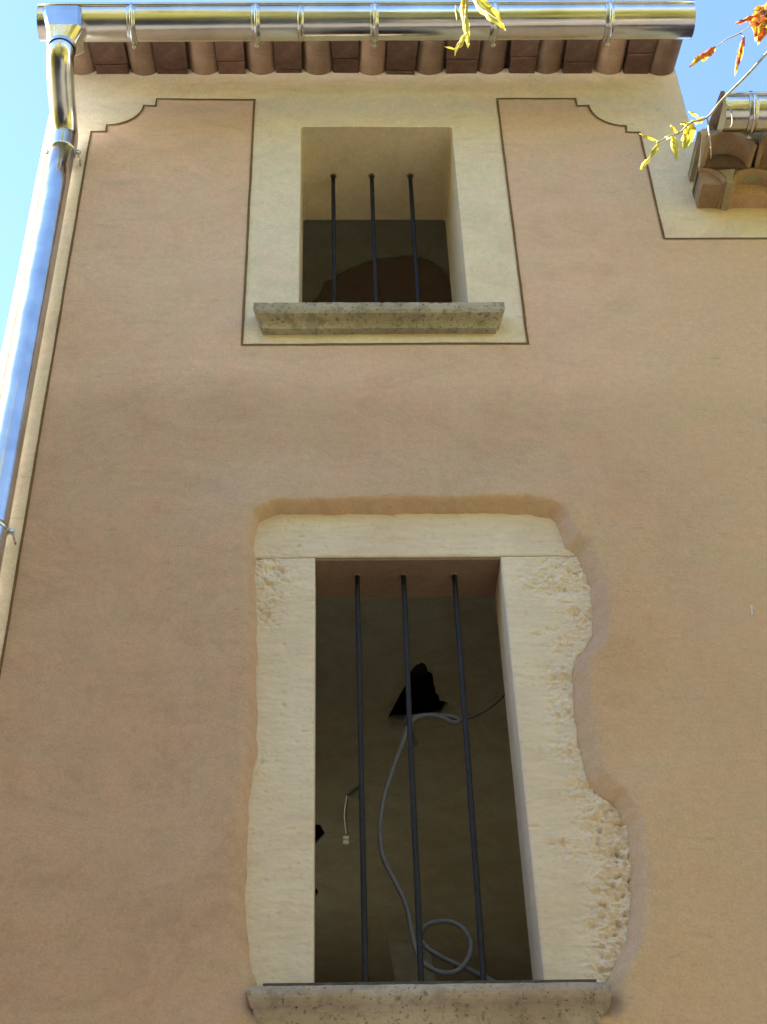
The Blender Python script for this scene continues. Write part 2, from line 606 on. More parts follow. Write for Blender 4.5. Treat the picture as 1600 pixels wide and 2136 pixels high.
# --- painted outline between the two
lp = [Vector(p) for p in line_path]
dense = []
for i in range(len(lp) - 1):
    k = max(1, int((lp[i + 1] - lp[i]).length / 0.03))
    for q in range(k):
        dense.append((lp[i].lerp(lp[i + 1], q / k), q == 0))
dense.append((lp[-1], True))
V, F = [], []
for i, (p, c) in enumerate(dense):
    a = dense[max(i - 1, 0)][0]
    b = dense[min(i + 1, len(dense) - 1)][0]
    t1 = (p - a).normalized() if i > 0 else (b - p).normalized()
    t2 = (b - p).normalized() if i < len(dense) - 1 else t1
    n1, n2 = Vector((-t1.y, t1.x)), Vector((-t2.y, t2.x))
    m = (n1 + n2)
    m = m / max(m.dot(n1), 0.4)
    wd = 0.0044 * (1 + 0.22 * nz(p.x * 9, p.y * 9, 4)) * (0.8 if abs(t2.y) < 0.3 else 1.0)
    off = 0.0012 * nz(p.x * 11, p.y * 11, 7)
    for s in (-1, 1):
        q = p + m * (s * wd + off)
        V.append((q.x, hw(q.x, q.y) - 0.0035, q.y))
for i in range(len(dense) - 1):
    F.append((2 * i, 2 * i + 2, 2 * i + 3, 2 * i + 1))
mk('painted_line', V, F, 'line_paint', house)

# --- rounded left corner and the side of the house
V, F = [], []
zs = np.arange(0, 6.93, 0.1)
prof = [(XL, 0.0)] + [(XL - 0.055 * math.sin(rad(a)), 0.055 * (1 - math.cos(rad(a)))) for a in range(10, 91, 10)] + [(XL - 0.055, 0.4), (XL - 0.055, 2.3), (XL - 0.055, 3.0), (XL - 0.055, 5.2)]
for z in zs:
    for k, (x, y) in enumerate(prof):
        V.append((x + 0.003 * nz(z * 2, k * 0.1, 3), y + (hw(x, z) if k < 2 else 0), z))
n = len(prof)
for i in range(len(zs) - 1):
    for k in range(n - 1):
        if k == n - 3 and (3.05 < zs[i] < 3.95 or 5.35 < zs[i] < 6.15):
            continue                                   # unseen openings added to let in light and brighten both rooms
        F.append((i * n + k, (i + 1) * n + k, (i + 1) * n + k + 1, i * n + k + 1))
mk('corner_render', V, F, 'pink_plaster', house, True)

# --- masonry core, floors, back and side walls (keeps the rooms dark)
R0, R1, Z0, Z1 = -0.27, 0.81, 2.86, 4.49
U0, U1 = UW[0] - 0.02, UW[1] + 0.02
yb = 0.045
boxes('masonry_core', [
    (XL, R0, yb, 0.47, 0, ZTOP), (R1, XR - 0.004, yb, 0.47, 0, ZTOP), (R0, R1, yb, 0.47, 0, Z0), (R0, R1, yb, 0.47, Z1, UW[2]),
    (R0, U0, yb, 0.47, UW[2], ZTOP), (U1, R1, yb, 0.47, UW[2], ZTOP), (U0, U1, yb, 0.47, UW[3] + 0.02, ZTOP),
    (XR - 0.004, XW, yb, 0.47, 0, 6.1),
    (XL - 0.04, -0.85, 0.47, 2.3, 0, 6.9), (XL - 0.04, -0.85, 3.0, 5.2, 0, 6.9), (XL - 0.04, -0.85, 2.3, 3.0, 0, 3.1), (XL - 0.04, -0.85, 2.3, 3.0, 4.0, 5.4), (XL - 0.04, -0.85, 2.3, 3.0, 6.2, 6.9), (1.2, XR - 0.004, 0.47, 5.2, 0, 6.9), (-0.85, 1.2, 4.9, 5.2, 0, 6.9),
    (XR - 0.004, XW, 4.9, 5.2, 0, 7.2), (XW - 0.3, XW, 0.47, 4.9, 0, 6.1),
    (-0.86, 1.21, 0.46, 4.95, 4.66, 4.80), (-0.86, 1.21, 0.46, 4.95, 2.0, 2.15), (-0.86, 1.21, 0.46, 4.95, 6.68, 6.85)], 'wall_core', house)

# right-hand side face of the tall part above the wing
mk('side_render', [(XR, hw(XR, 6.2), 6.2), (XR, 5.2, 6.2), (XR, 5.2, ZTOP + 0.03), (XR, hw(XR, ZTOP), ZTOP + 0.03)], [(0, 1, 2, 3)], 'cream_plaster', house)


# --- upper window
def extrude_x(name, prof, x0, x1, mat, parent, nseg=60, ret=None, amp=0.002, freq=22, seed=0.0, chips=0.0):
    """moulding: profile (y, z) drawn along x with mitred returns (ret: inset at the ends in proportion to depth)"""
    V, F = [], []
    m = len(prof)
    for i in range(nseg + 1):
        t = i / nseg
        for k, (y, z) in enumerate(prof):
            ins = ret[k] if ret else 0
            x = (x0 + ins) * (1 - t) + (x1 - ins) * t
            j = Vector((x * freq, y * freq + seed, z * freq))
            dn = noise.noise_vector(j) * amp
            ch = chips * max(0.0, noise.noise(Vector((x * 40, z * 40 + seed, 2))) - 0.25) if chips else 0
            V.append((x + (dn.x if 0 < i < nseg else 0), y + dn.y + ch, z + dn.z * 0.7))
    for i in range(nseg):
        for k in range(m):
            k2 = (k + 1) % m
            F.append((i * m + k, (i + 1) * m + k, (i + 1) * m + k2, i * m + k2))
    F.append(tuple(range(m - 1, -1, -1)))
    F.append(tuple(range(nseg * m, nseg * m + m)))
    o = mk(name, V, F, mat, parent)
    bm = bmesh.new()
    bm.from_mesh(o.data)
    bmesh.ops.recalc_face_normals(bm, faces=bm.faces[:])
    bm.to_mesh(o.data)
    bm.free()
    return o


upper = empty('barred_window', (0, 0, 0), house)
tag(upper, 'small upper barred window in cream surround with mossy moulded sill')
V, F = [], []
nu = len(uo)
for x, z in uo:
    V.append((x, hw(x, z) - 0.0002, z))
for x, z in uo:
    V.append((x, 0.012, z))
for x, z in uo:
    V.append((x, 0.474, z))
for i in range(nu):
    j = (i + 1) % nu
    for r_ in (0, 1):
        F.append((r_ * nu + i, r_ * nu + j, (r_ + 1) * nu + j, (r_ + 1) * nu + i))
mk('reveal', V, F, 'cream_plaster', upper)
for x in (0.010, 0.170, 0.331):
    pth = [(x + 0.0012 * nz(x * 30, z * 3), 0.243 + 0.0012 * nz(z * 3, x * 30), z) for z in np.arange(5.30, 6.53, 0.06)]
    tube('bar', pth, 0.0086, 'iron_bar', upper, 12, 0.05)
    tube('socket', [(x, 0.243, 6.488), (x, 0.243, 6.481), (x, 0.243, 6.4795)], [0.0145, 0.013, 0.010], 'soffit_plaster', upper, 14, 0.12)
prof = [(0.30, 5.366), (-0.020, 5.371), (-0.062, 5.372), (-0.0705, 5.366), (-0.072, 5.350), (-0.071, 5.330), (-0.066, 5.318), (-0.052, 5.312), (-0.038, 5.306), (-0.031, 5.298), (-0.030, 5.290), (-0.029, 5.279), (0.05, 5.278), (0.30, 5.278)]
ret = [0.005, 0.002, 0.000, 0, 0, 0, 0.004, 0.012, 0.022, 0.028, 0.029, 0.030, 0.030, 0.005]
extrude_x('sill', prof, -0.273, 0.606, 'weathered_stone', upper, 110, ret, 0.0022, 24, 1.0, 0.010)

# --- lower window with its bare limestone surround
lower = empty('barred_window', (0, 0, 0), house)
tag(lower, 'tall lower barred window framed in rough bare limestone')
cx_, cz_ = 0.25, 3.7
so_ = [(x + 0.012 * (1 if x > cx_ else -1), z + (0.012 if z > 4.3 else 0)) for x, z in wobble(densify(stone_out, 0.006), 0.006, 26)]


def clip_poly(poly, f):
    """keep the side where f >= 0 (half plane given as function of x, z)"""
    out = []
    for i in range(len(poly)):
        a, b = poly[i], poly[(i + 1) % len(poly)]
        fa, fb = f(*a), f(*b)
        if fa >= 0:
            out.append(a)
        if (fa >= 0) != (fb >= 0):
            t = fa / (fa - fb)
            out.append((a[0] + (b[0] - a[0]) * t, a[1] + (b[1] - a[1]) * t))
    return out


ROUGH = [(0.72, 4.22, 0.09, .9), (0.66, 4.24, 0.05, .6), (0.75, 4.08, 0.05, .9), (0.70, 3.98, 0.07, .5), (0.66, 3.86, 0.05, 1.0), (0.655, 3.75, 0.05, .8), (0.66, 3.62, 0.05, .7), (0.69, 3.50, 0.05, .9), (0.735, 3.40, 0.07, 1.4),
         (0.75, 3.30, 0.07, 1.4), (0.74, 3.22, 0.07, 1.2), (0.72, 3.13, 0.06, 1.2), (0.70, 3.05, 0.05, 1.0), (-0.19, 4.25, 0.07, .8), (-0.205, 4.10, 0.05, .8), (-0.20, 3.6, 0.05, .3), (0.68, 2.99, .04, .9), (0.62, 3.32, .05, .5), (-0.17, 4.17, .05, .5), (0.60, 4.2, .05, .4)]


def stone_y(x, z):
    y = 0.012 + 0.0025 * nz(x * 5, z * 5, 11)
    y += (0.0018 if z > 4.30 else 0.0008) * nz(x * 16, z * 52, 4) + 0.0007 * nz(x * 60, z * 95, 3)       # tool marks
    rr = 0.0
    for cx, cz, r, s in ROUGH:
        d2 = ((x - cx) / r) ** 2 + ((z - cz) / r) ** 2
        if d2 < 4:
            rr = max(rr, s * math.exp(-d2))
    if rr > 0.02:
        rg = 1 - abs(noise.noise(Vector((x * 30, z * 34, 2.2))))
        r2 = abs(noise.noise(Vector((x * 62, z * 70, 7.2))))
        y += rr * (0.020 * (rg - 0.72) + 0.012 * (r2 - 0.25) + 0.010 * nz(x * 17, z * 21, 6) + 0.004 * nz(x * 130, z * 130, 1))
        pit = noise.noise(Vector((x * 42, z * 52, 9.9)))
        if pit > 0.22:
            y += rr * 0.040 * (pit - 0.22)
    p2 = noise.noise(Vector((x * 24, z * 40, 15.1)))
    if p2 > 0.50:
        y += 0.018 * (p2 - 0.50)
    return y


def stone_part(name, poly, label=None):
    pd = densify(poly, 0.008)
    P = np.array(pd)
    pts = grid_pts(P[:, 0].min(), P[:, 0].max(), P[:, 1].min(), P[:, 1].max(), 0.0046)
    vo, fc = sheet(pd, [], pts, 0.0022)
    de = dist_poly(pd, vo)
    V, F = [], sheet_faces(vo, fc)
    for (x, z), d in zip(vo, de):
        V.append((x, stone_y(x, z) + 0.004 * max(0.0, 1 - d / 0.006) ** 2, z))
    nb = len(V)
    # sides back into the wall
    from collections import Counter
    cnt = Counter()
    for f in F:
        for a, b in zip(f, f[1:] + f[:1]):
            cnt[(min(a, b), max(a, b))] += 1
    mp = {}
    for f in list(F):
        for a, b in zip(f, f[1:] + f[:1]):
            if cnt[(min(a, b), max(a, b))] == 1:
                for q in (a, b):
                    if q not in mp:
                        mp[q] = len(V)
                        V.append((V[q][0], 0.215, V[q][2]))
                F.append((b, a, mp[a], mp[b]))
    return mk(name, V, F, 'limestone', lower, False)


inner = lambda x, z: None
J1 = 4.305
lint = clip_poly(so_, lambda x, z: z - (J1 if True else 0))
lint = clip_poly(so_, lambda x, z: z - J1)
# the lintel comes down to the soffit between the jambs
full_low = clip_poly(so_, lambda x, z: J1 - 0.0025 - z)
ljamb = clip_poly(full_low, lambda x, z: (LW[0] - 0.0) - x)
rjamb = clip_poly(full_low, lambda x, z: x - (LW[1] - 0.003 * (z - 3.6)))
lint2 = [p for p in lint]
stone_part('stone_lintel', lint)
stone_part('stone_jamb', ljamb)
stone_part('stone_jamb', rjamb)
# soffit slab under the lintel
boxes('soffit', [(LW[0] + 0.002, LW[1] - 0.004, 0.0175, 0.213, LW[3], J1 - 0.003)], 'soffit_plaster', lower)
for x in (0.076, 0.219, 0.379):
    pth = [(x + 0.0014 * nz(x * 30, z * 3), 0.095 + 0.0014 * nz(z * 3, x * 30), z) for z in np.arange(2.86, 4.33, 0.06)]
    tube('bar', pth, 0.0081, 'iron_bar', lower, 12, 0.05)
    tube('socket', [(x, 0.095, 4.299), (x, 0.095, 4.292), (x, 0.095, 4.2905)], [0.0145, 0.013, 0.010], 'soffit_plaster', lower, 14, 0.12)
prof = [(0.25, 2.932), (0.0, 2.936), (-0.052, 2.934)] + [(-0.056 - 0.027 * math.sin(rad(a)), 2.906 + 0.027 * math.cos(rad(a))) for a in range(10, 171, 20)] + \
    [(-0.056, 2.876), (-0.049, 2.866), (-0.0455, 2.850), (-0.044, 2.835), (-0.043, 2.80), (-0.042, 2.74), (0.05, 2.735), (0.25, 2.735)]
ret = [0.01, 0.004, 0.002] + [0.010 * abs(a - 80) / 90 for a in range(10, 171, 20)] + [0.022, 0.026, 0.030, 0.032, 0.033, 0.033, 0.033, 0.01]
extrude_x('sill', prof, -0.214, 0.671, 'sill_stone', lower, 110, ret, 0.0016, 26, 4.0, 0.006)
boxes('sill_strip', [(-0.180, 0.650, 0.0005, 0.05, 2.937, 2.9635)], 'dark_strip', lower)  # thin dark strip along the top of the sill

# --- rooms behind the windows (their ceilings are what one sees from below)
hole1 = [(0.205, 1.285), (0.236, 1.165), (0.266, 1.054), (0.278, 0.99), (0.288, 0.941), (0.30, 0.915), (0.321, 0.897), (0.332, 0.905), (0.34, 0.925), (0.345, 0.955), (0.360, 0.968), (0.366, 0.99), (0.370, 1.03), (0.378, 1.072), (0.382, 1.11), (0.394, 1.123), (0.401, 1.163), (0.418, 1.168), (0.438, 1.181), (0.422, 1.219), (0.411, 1.26), (0.36, 1.275), (0.32, 1.28), (0.274, 1.29), (0.24, 1.288)]
hole2 = [(-0.13, 2.15), (-0.062, 2.167), (-0.04, 2.257), (-0.092, 2.362), (-0.14, 2.40)]
hole3 = [(0.045, 1.895), (0.060, 1.868), (0.080, 1.855), (0.102, 1.81), (0.106, 1.818), (0.092, 1.87), (0.070, 1.892)]
hole4 = [(-0.12, 2.83), (-0.085, 2.80), (-0.075, 2.86), (-0.09, 2.90), (-0.12, 2.92)]
outer = densify([(-0.86, 0.46), (1.21, 0.46), (1.21, 4.92), (-0.86, 4.92)], 0.2)
vo, fc = sheet(outer, [hole1, hole2, hole3, hole4], grid_pts(-0.86, 1.21, 0.46, 4.92, 0.08), 0.02)
V = [(x, y, 4.50 + 0.006 * nz(x * 3, y * 3, 1)) for x, y in vo]
nb = len(V)
F = list(fc)
ceil = mk('room_ceiling', V, F, 'room_plaster', house, True)
md = ceil.modifiers.new('thick', 'SOLIDIFY')
md.thickness = 0.02
md.offset = 1 if True else -1
mk('room_ceiling', [(-0.86, 0.46, 6.60), (1.21, 0.46, 6.60), (1.21, 4.92, 6.60), (-0.86, 4.92, 6.60)], [(0, 1, 2, 3)], 'room_plaster', house)
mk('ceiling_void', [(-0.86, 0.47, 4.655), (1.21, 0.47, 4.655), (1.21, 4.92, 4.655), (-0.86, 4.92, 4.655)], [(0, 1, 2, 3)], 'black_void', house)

st_ = wobble(densify([(-0.14, 1.12), (-0.025, 0.929), (0.03, 0.88), (0.084, 0.843), (0.15, 0.815), (0.214, 0.795), (0.28, 0.785), (0.343, 0.782), (0.40, 0.79), (0.453, 0.81), (0.50, 0.84), (0.533, 0.887), (0.578, 1.08), (0.59, 1.8), (-0.2, 1.8)], 0.03), 0.02, 9)
mk('bare_patch', [(x, y, 6.594) for x, y in st_], [tuple(range(len(st_)))], 'bare_brown', house)
# small pale fleck on the wall
mk('plaster_fleck', [(1.247, hw(1.25, 4.08) - 0.003, 4.066), (1.252, hw(1.25, 4.08) - 0.006, 4.064), (1.256, hw(1.25, 4.08) - 0.005, 4.098), (1.251, hw(1.25, 4.08) - 0.003, 4.102)], [(0, 1, 2, 3)], 'white_fleck', house)


# ------------------------------------------------------------------ roof and eaves
def tile_mesh(name, r0, r1, half, th, length, convex_down, mat, nseg=12):
    """channel tile along +Y from 0 to length, tapering from r0 (y=0) to r1"""
    V, F = [], []
    ny = 5
    for j in range(ny):
        t = j / (ny - 1)
        r = r0 + (r1 - r0) * t
        for layer in (0, 1):
            rr = r - layer * th
            for k in range(nseg + 1):
                a = rad(-half + 2 * half * k / nseg)
                s = -1 if convex_down else 1
                V.append((rr * math.sin(a), t * length, s * rr * math.cos(a)))
    m = nseg + 1
    st = 2 * m
    for j in range(ny - 1):
        for k in range(nseg):
            a = j * st + k
            F.append((a, a + 1, a + st + 1, a + st))
            b = a + m
            F.append((b, b + st, b + st + 1, b + 1))
        for k in (0, nseg):
            a = j * st + k
            F.append((a, a + st, a + st + m, a + m))
    for j in (0, ny - 1):
        for k in range(nseg):
            a = j * st + k
            F.append((a, a + m, a + m + 1, a + 1))
    bm = bmesh.new()
    vv = [bm.verts.new(v) for v in V]
    for f in F:
        bm.faces.new([vv[i] for i in f])
    bmesh.ops.recalc_face_normals(bm, faces=bm.faces[:])
    me = bpy.data.meshes.new(name)
    bm.to_mesh(me)
    bm.free()
    me.polygons.foreach_set('use_smooth', [True] * len(me.polygons))
    me.materials.append(MAT[mat])
    return me


def inst(name, me, loc, rot, parent):
    o = bpy.data.objects.new(name, me)
    COL.objects.link(o)
    o.parent = parent
    o.location = loc
    o.rotation_euler = rot
    return o


roof = empty('roof', (0, 0, 0), house)
tag(roof, 'terracotta channel tile eaves above the upper window')
SL = rad(13)
pan = tile_mesh('pan_tile', 0.060, 0.068, 86, 0.013, 0.46, True, 'tile_light')
pan_d = tile_mesh('pan_tile_worn', 0.062, 0.069, 86, 0.013, 0.46, True, 'tile_light')
cov = tile_mesh('cover_tile', 0.098, 0.09, 84, 0.013, 0.46, False, 'tile_dark')
cen = [-1.045, -0.785, -0.530, -0.292, -0.056, 0.180, 0.424, 0.680, 0.915, 1.166, 1.400]
y0 = -0.30
zb = lambda y: 6.848 + math.tan(SL) * y
for i, x in enumerate(cen):
    rz = rad(random.uniform(-2.0, 2.0))
    dz = random.uniform(-0.004, 0.006)
    r = 0.064
    inst('roof_tile', random.choice((pan, pan_d)), (x, y0 + random.uniform(-.008, .008), zb(y0) + 0.0635 + dz), (SL, rad(random.uniform(-5, 5)), rz), roof)
for i in range(len(cen) - 1):
    x = (cen[i] + cen[i + 1]) / 2
    inst('roof_tile', cov, (x, y0 + 0.05 + random.uniform(-.01, .01), zb(y0) + 0.058), (SL, 0, rad(random.uniform(-1.5, 1.5))), roof)
    wdt = (cen[i + 1] - cen[i]) - 0.122
    bm = bmesh.new()
    yj = random.uniform(0.20, 0.285)
    box_into(bm, -wdt / 2, wdt / 2, 0.04, yj, 0, 0.03)
    box_into(bm, -wdt / 2 + 0.004, wdt / 2 - 0.002, yj + 0.004, 0.36, random.uniform(-0.008, 0.004), 0.03)
    bmesh.ops.bevel(bm, geom=bm.edges[:], offset=0.003, segments=1, affect='EDGES')
    for v in bm.verts:
        v.co += noise.noise_vector(v.co * 30 + Vector((x * 20, 0, 0))) * 0.003
    b = bm_obj('closure_brick', bm, 'tile_dark', roof)
    b.location = (x + random.uniform(-.004, .004), y0 + 0.005 + random.uniform(-0.02, 0.01), zb(y0) + 0.009 + random.uniform(-.003, .004))
    b.rotation_euler = (SL, rad(random.uniform(-1.5, 1.5)), rad(random.uniform(-1.5, 1.5)))
# mortar bed on the wall head
bm = bmesh.new()
xs = np.arange(-1.14, 1.455, 0.012)
pv = None
for x in xs:
    d = min(abs(x - c) for c in cen)
    lo = 6.838 + 0.004 * nz(x * 9, 1, 2)
    ring = [bm.verts.new(p) for p in ((x, 0.10, lo), (x, 0.012, lo), (x, 0.004, lo + 0.006), (x, 0.006, 6.885), (x, 0.10, 6.90))]
    if pv:
        for k in range(4):
            bm.faces.new((pv[k], pv[k + 1], ring[k + 1], ring[k]))
    pv = ring
bm_obj('mortar_bed', bm, 'mortar', roof, True)
# roof deck
bm = bmesh.new()
t = math.tan(SL)
z1 = zb(y0) + 0.16
vs8 = []
for (x, y) in ((-1.14, y0 + 0.16), (1.44, y0 + 0.16), (1.44, 5.4), (-1.14, 5.4)):
    vs8.append((bm.verts.new((x, y, zb(y) + 0.10)), bm.verts.new((x, y, zb(y) + 0.15))))
bm.faces.new([v[0] for v in vs8])
bm.faces.new([v[1] for v in vs8])
for i in range(4):
    a, b = vs8[i], vs8[(i + 1) % 4]
    bm.faces.new((a[0], b[0], b[1], a[1]))
bm_obj('roof_deck', bm, 'tile_dark', roof)

# --- low wing on the right: two corbelled rows of channel tiles (their hollows packed with mortar) and its roof
corn = empty('tiled_cornice', (0, 0, 0), house)
tag(corn, 'two-row corbelled tile cornice of the low wing')
ct = tile_mesh('cornice_tile', 0.098, 0.092, 88, 0.016, 0.30, False, 'tile_pale')
ct2 = tile_mesh('cornice_tile_red', 0.098, 0.092, 88, 0.016, 0.30, False, 'tile_pale')
half = tile_mesh('cornice_tile_half', 0.098, 0.092, 44, 0.016, 0.30, False, 'tile_pale')
for row, (yf, zc, xoff, me) in enumerate(((-0.125, 5.962, 1.605, ct), (-0.225, 6.052, 1.500, ct2))):
    for k in range(9):
        inst('cornice_tile', me, (xoff + k * 0.205, yf + random.uniform(-.004, .004), zc + random.uniform(-.003, .003)), (0, 0, rad(random.uniform(-1, 1))), corn)


inst('cornice_tile', half, (1.398, -0.125, 5.962), (0, rad(44), 0), corn)


for k in range(10):
    V, F = [], []
    x = 1.400 + 0.205 * k
    a0 = 90 if k else 0
    A2 = [(-(0.084) * math.sin(rad(a)), 0.084 * math.cos(rad(a)) + 0.004) for a in range(-90, a0 + 1, 15)]
    if not k:
        A2 = A2 + [(0, 0.004)]
    for y in (-0.065 if k else -0.112, 0.03):
        V += [(x + p, y + 0.004 * nz(x * 9, p * 9, y), 5.964 + q) for p, q in A2]
    m = len(A2)
    F = [tuple(range(m)), tuple(range(2 * m - 1, m - 1, -1))] + [(i, m + i, m + (i + 1) % m, (i + 1) % m) for i in range(m)]
    mk('packing', V, F, 'tile_pale', corn)
    x2 = 1.500 + 0.205 * k
    A2 = [(-(0.084) * math.sin(rad(a)), 0.084 * math.cos(rad(a))) for a in range(-90, 91, 15)]
    V = [(x2 + p, y + 0.004 * nz(x2 * 9, p * 9, y), 6.054 + q) for y in (-0.13, 0.03) for p, q in A2]
    m = len(A2)
    F = [tuple(range(m)), tuple(range(2 * m - 1, m - 1, -1))] + [(i, m + i, m + (i + 1) % m, (i + 1) % m) for i in range(m)]
    mk('packing', V, F, 'tile_light', corn)
    xj = x + 0.1025
    V = []
    for y in (-0.128, -0.06, 0.03):
        for dx, dz in ((-0.030, 0.075), (-0.012, 0.03), (-0.014, -0.006), (0.0, -0.012), (0.014, -0.006), (0.012, 0.03), (0.030, 0.075)):
            V.append((xj + dx + 0.004 * nz(xj * 7, y * 30, dz * 40), y + 0.006 * nz(dx * 50, dz * 40, k), 5.964 + dz))
    F = [tuple(range(6, -1, -1)), tuple(range(14, 21))] + [(r * 7 + i, r * 7 + (i + 1) % 7, r * 7 + 7 + (i + 1) % 7, r * 7 + 7 + i) for r in (0, 1) for i in range(7)]
    mk('mortar_joint', V, F, 'mortar', corn)


def mortar_course(name, yf, zlo, zhi, x0, x1, scallop):
    V, F = [], []
    xs = np.arange(x0, x1, 0.02)
    for x in xs:
        dz = 0.004 * nz(x * 12, yf, 5)
        dy = 0.006 * nz(x * 9, yf, 8)
        for p in ((x, 0.06, zlo + dz), (x, yf + 0.02 + dy, zlo + dz), (x, yf + dy, zlo + 0.02 + dz), (x, yf + dy, zhi), (x, 0.06, zhi)):
            V.append(p)
    for i in range(len(xs) - 1):
        for k in range(4):
            F.append((i * 5 + k, i * 5 + k + 1, i * 5 + 6 + k, i * 5 + 5 + k))
    F.append((0, 1, 2, 3, 4))
    return mk(name, V, F, 'mortar', corn, True)


mortar_course('mortar_course', -0.112, 6.030, 6.075, 1.398, 3.4, 0)
mortar_course('mortar_course', -0.205, 6.132, 6.175, 1.398, 3.4, 0)
# plaster cheek closing the end of the cornice
bm = bmesh.new()
pf = [(0.10, 6.05), (-0.105, 6.062), (-0.20, 6.125), (-0.235, 6.145), (-0.20, 6.178), (0.10, 6.30)]
ra = [bm.verts.new((1.405 + (0.05 if z > 6.2 else 0.0), y, z)) for y, z in pf]
rb = [bm.verts.new((1.425, y, z)) for y, z in pf]
bm.faces.new(ra)
bm.faces.new(rb)
for i in range(6):
    j = (i + 1) % 6
    bm.faces.new((ra[i], ra[j], rb[j], rb[i]))
bm_obj('plaster_cheek', bm, 'cream_plaster', corn)
wing = empty('wing_roof', (0, 0, 0), house)
SLW = rad(15)
zw = lambda y: 6.172 + math.tan(SLW) * (y + 0.25)
for k in range(9):
    inst('roof_tile', pan, (1.52 + k * 0.215, -0.36, zw(-0.36) + 0.068), (SLW, 0, 0), wing)
    inst('roof_tile', cov, (1.52 + (k + 0.5) * 0.215, -0.17, zw(-0.17) + 0.050), (SLW, 0, 0), wing)
bm = bmesh.new()
vs8 = []
for (x, y) in ((1.465, -0.2), (XW, -0.2), (XW, 5.3), (1.465, 5.3)):
    vs8.append((bm.verts.new((x, y, zw(y) + 0.0)), bm.verts.new((x, y, zw(y) + 0.05))))
bm.faces.new([v[0] for v in vs8])
bm.faces.new([v[1] for v in vs8])
for i in range(4):
    a, b = vs8[i], vs8[(i + 1) % 4]
    bm.faces.new((a[0], b[0], b[1], a[1]))
bm_obj('roof_deck', bm, 'tile_dark', wing)


# ------------------------------------------------------------------ gutters
def gutter(root, x0, x1, yc, zc, R, fall, brx, caps):
    """half-round trough with a rolled front bead; zc = height of the lip at x = 0"""
    zl = lambda x: zc + fall * x
    nx = 40
    na = 22
    V, F = [], []
    th = 0.0016
    for i in range(nx + 1):
        x = x0 + (x1 - x0) * i / nx
        wob = 0.0008 * nz(x * 3, 2, 1)
        for layer in (0, 1):
            for k in range(na + 1):
                a = rad(180 * k / na)
                r = R - layer * th + wob
                V.append((x, yc - r * math.cos(a), zl(x) - r * math.sin(a)))
    m = na + 1
    st = 2 * m
    for i in range(nx):
        for k in range(na):
            a = i * st + k
            F.append((a, a + 1, a + st + 1, a + st))
            b = a + m
            F.append((b, b + st, b + st + 1, b + 1))
    tr = mk('trough', V, F, 'zinc', root, True)
    tube('bead', [Vector((x0 + (x1 - x0) * i / 20, yc - R - 0.001, zl(x0 + (x1 - x0) * i / 20) + 0.008)) for i in range(21)], 0.0092, 'zinc', root, 12)
    for x in caps:
        V = [(x, yc - (R + .0008) * math.cos(rad(9 * k)), zl(x) - (R + .0008) * math.sin(rad(9 * k))) for k in range(21)]
        V2 = [(x + 0.002, v[1], v[2]) for v in V]
        F = [tuple(range(20, -1, -1)), tuple(range(21, 42))] + [(k, k + 1, 22 + k, 21 + k) for k in range(20)]
        mk('end_cap', V + V2, F, 'zinc', root)
    for x in brx:
        br = empty('bracket', (0, 0, 0), root)
        V, F = [], []
        aa = [rad(q) for q in range(-6, 181, 6)]
        pr = [(-0.017, 0.0022), (-0.016, 0.0045), (0.016, 0.0045), (0.017, 0.0022)]
        for a in aa:
            for dx, dr in pr:
                V.append((x + dx, yc - (R + dr) * math.cos(a), zl(x) - (R + dr) * math.sin(a)))
        for i in range(len(aa) - 1):
            for k in range(4):
                k2 = (k + 1) % 4
                F.append((i * 4 + k, i * 4 + k2, i * 4 + 4 + k2, i * 4 + 4 + k))
        F += [(0, 1, 2, 3), tuple(range((len(aa) - 1) * 4 + 3, (len(aa) - 1) * 4 - 1, -1))]
        mk('strap', V, F, 'zinc_dull', br, True)
        pth = [Vector((x + 0.002, yc - (R + 0.009) * math.cos(a), zl(x) - (R + 0.009) * math.sin(a))) for a in [rad(q) for q in range(2, 141, 6)]]
        tube('rib', pth, 0.0062, 'zinc', br, 10)
        a = rad(141)
        p = Vector((x + 0.002, yc - (R + 0.010) * math.cos(a), zl(x) - (R + 0.010) * math.sin(a)))
        tube('rivet', [p + Vector((0, 0.010, -0.004)), p + Vector((0, -0.001, -0.010))], 0.009, 'zinc_dull', br, 12)
    return tr


GY, GZ, GR, FALL = -0.332, 6.711, 0.073, 0.0110
mg = empty('rain_gutter', (0, GY, 6.9))
mg.location = (0, 0, 0)
tag(mg, 'long shiny half-round zinc gutter under the main eaves', 'gutter', 'zinc gutters')
gutter(mg, -1.137, 1.437, GY, GZ, GR, FALL, (-0.776, -0.291, 0.174, 0.647, 1.101), (-1.139, 1.437))
for xs_ in (-0.115,):
    V, F = [], []
    for k in range(25):
        a = rad(7.5 * k)
        for dx, dr in ((-0.012, 0.0004), (-0.012, 0.0018), (0.012, 0.0018), (0.012, 0.0004)):
            V.append((xs_ + dx, GY - (GR + dr) * math.cos(a), GZ + FALL * xs_ - (GR + dr) * math.sin(a)))
    for k in range(24):
        for q in range(4):
            F.append((k * 4 + q, k * 4 + (q + 1) % 4, k * 4 + 4 + (q + 1) % 4, k * 4 + 4 + q))
    mk('lap_joint', V, F, 'zinc_dull', mg, True)
# outlet hopper: folded sheet from the trough down to the round spout
sec0 = [(-1.172, GY - 0.084), (-1.005, GY - 0.084), (-1.005, GY + 0.070), (-1.172, GY + 0.070)]


def rect_ring(x0, x1, ya, yb_, z, n=32):
    pts = []
    for k in range(n):
        a = 2 * math.pi * (k + 0.5) / n
        c, s = math.cos(a), math.sin(a)
        q = max(abs(c), abs(s))
        pts.append(((x0 + x1) / 2 + (x1 - x0) / 2 * c / q, (ya + yb_) / 2 + (yb_ - ya) / 2 * s / q, z))
    return pts


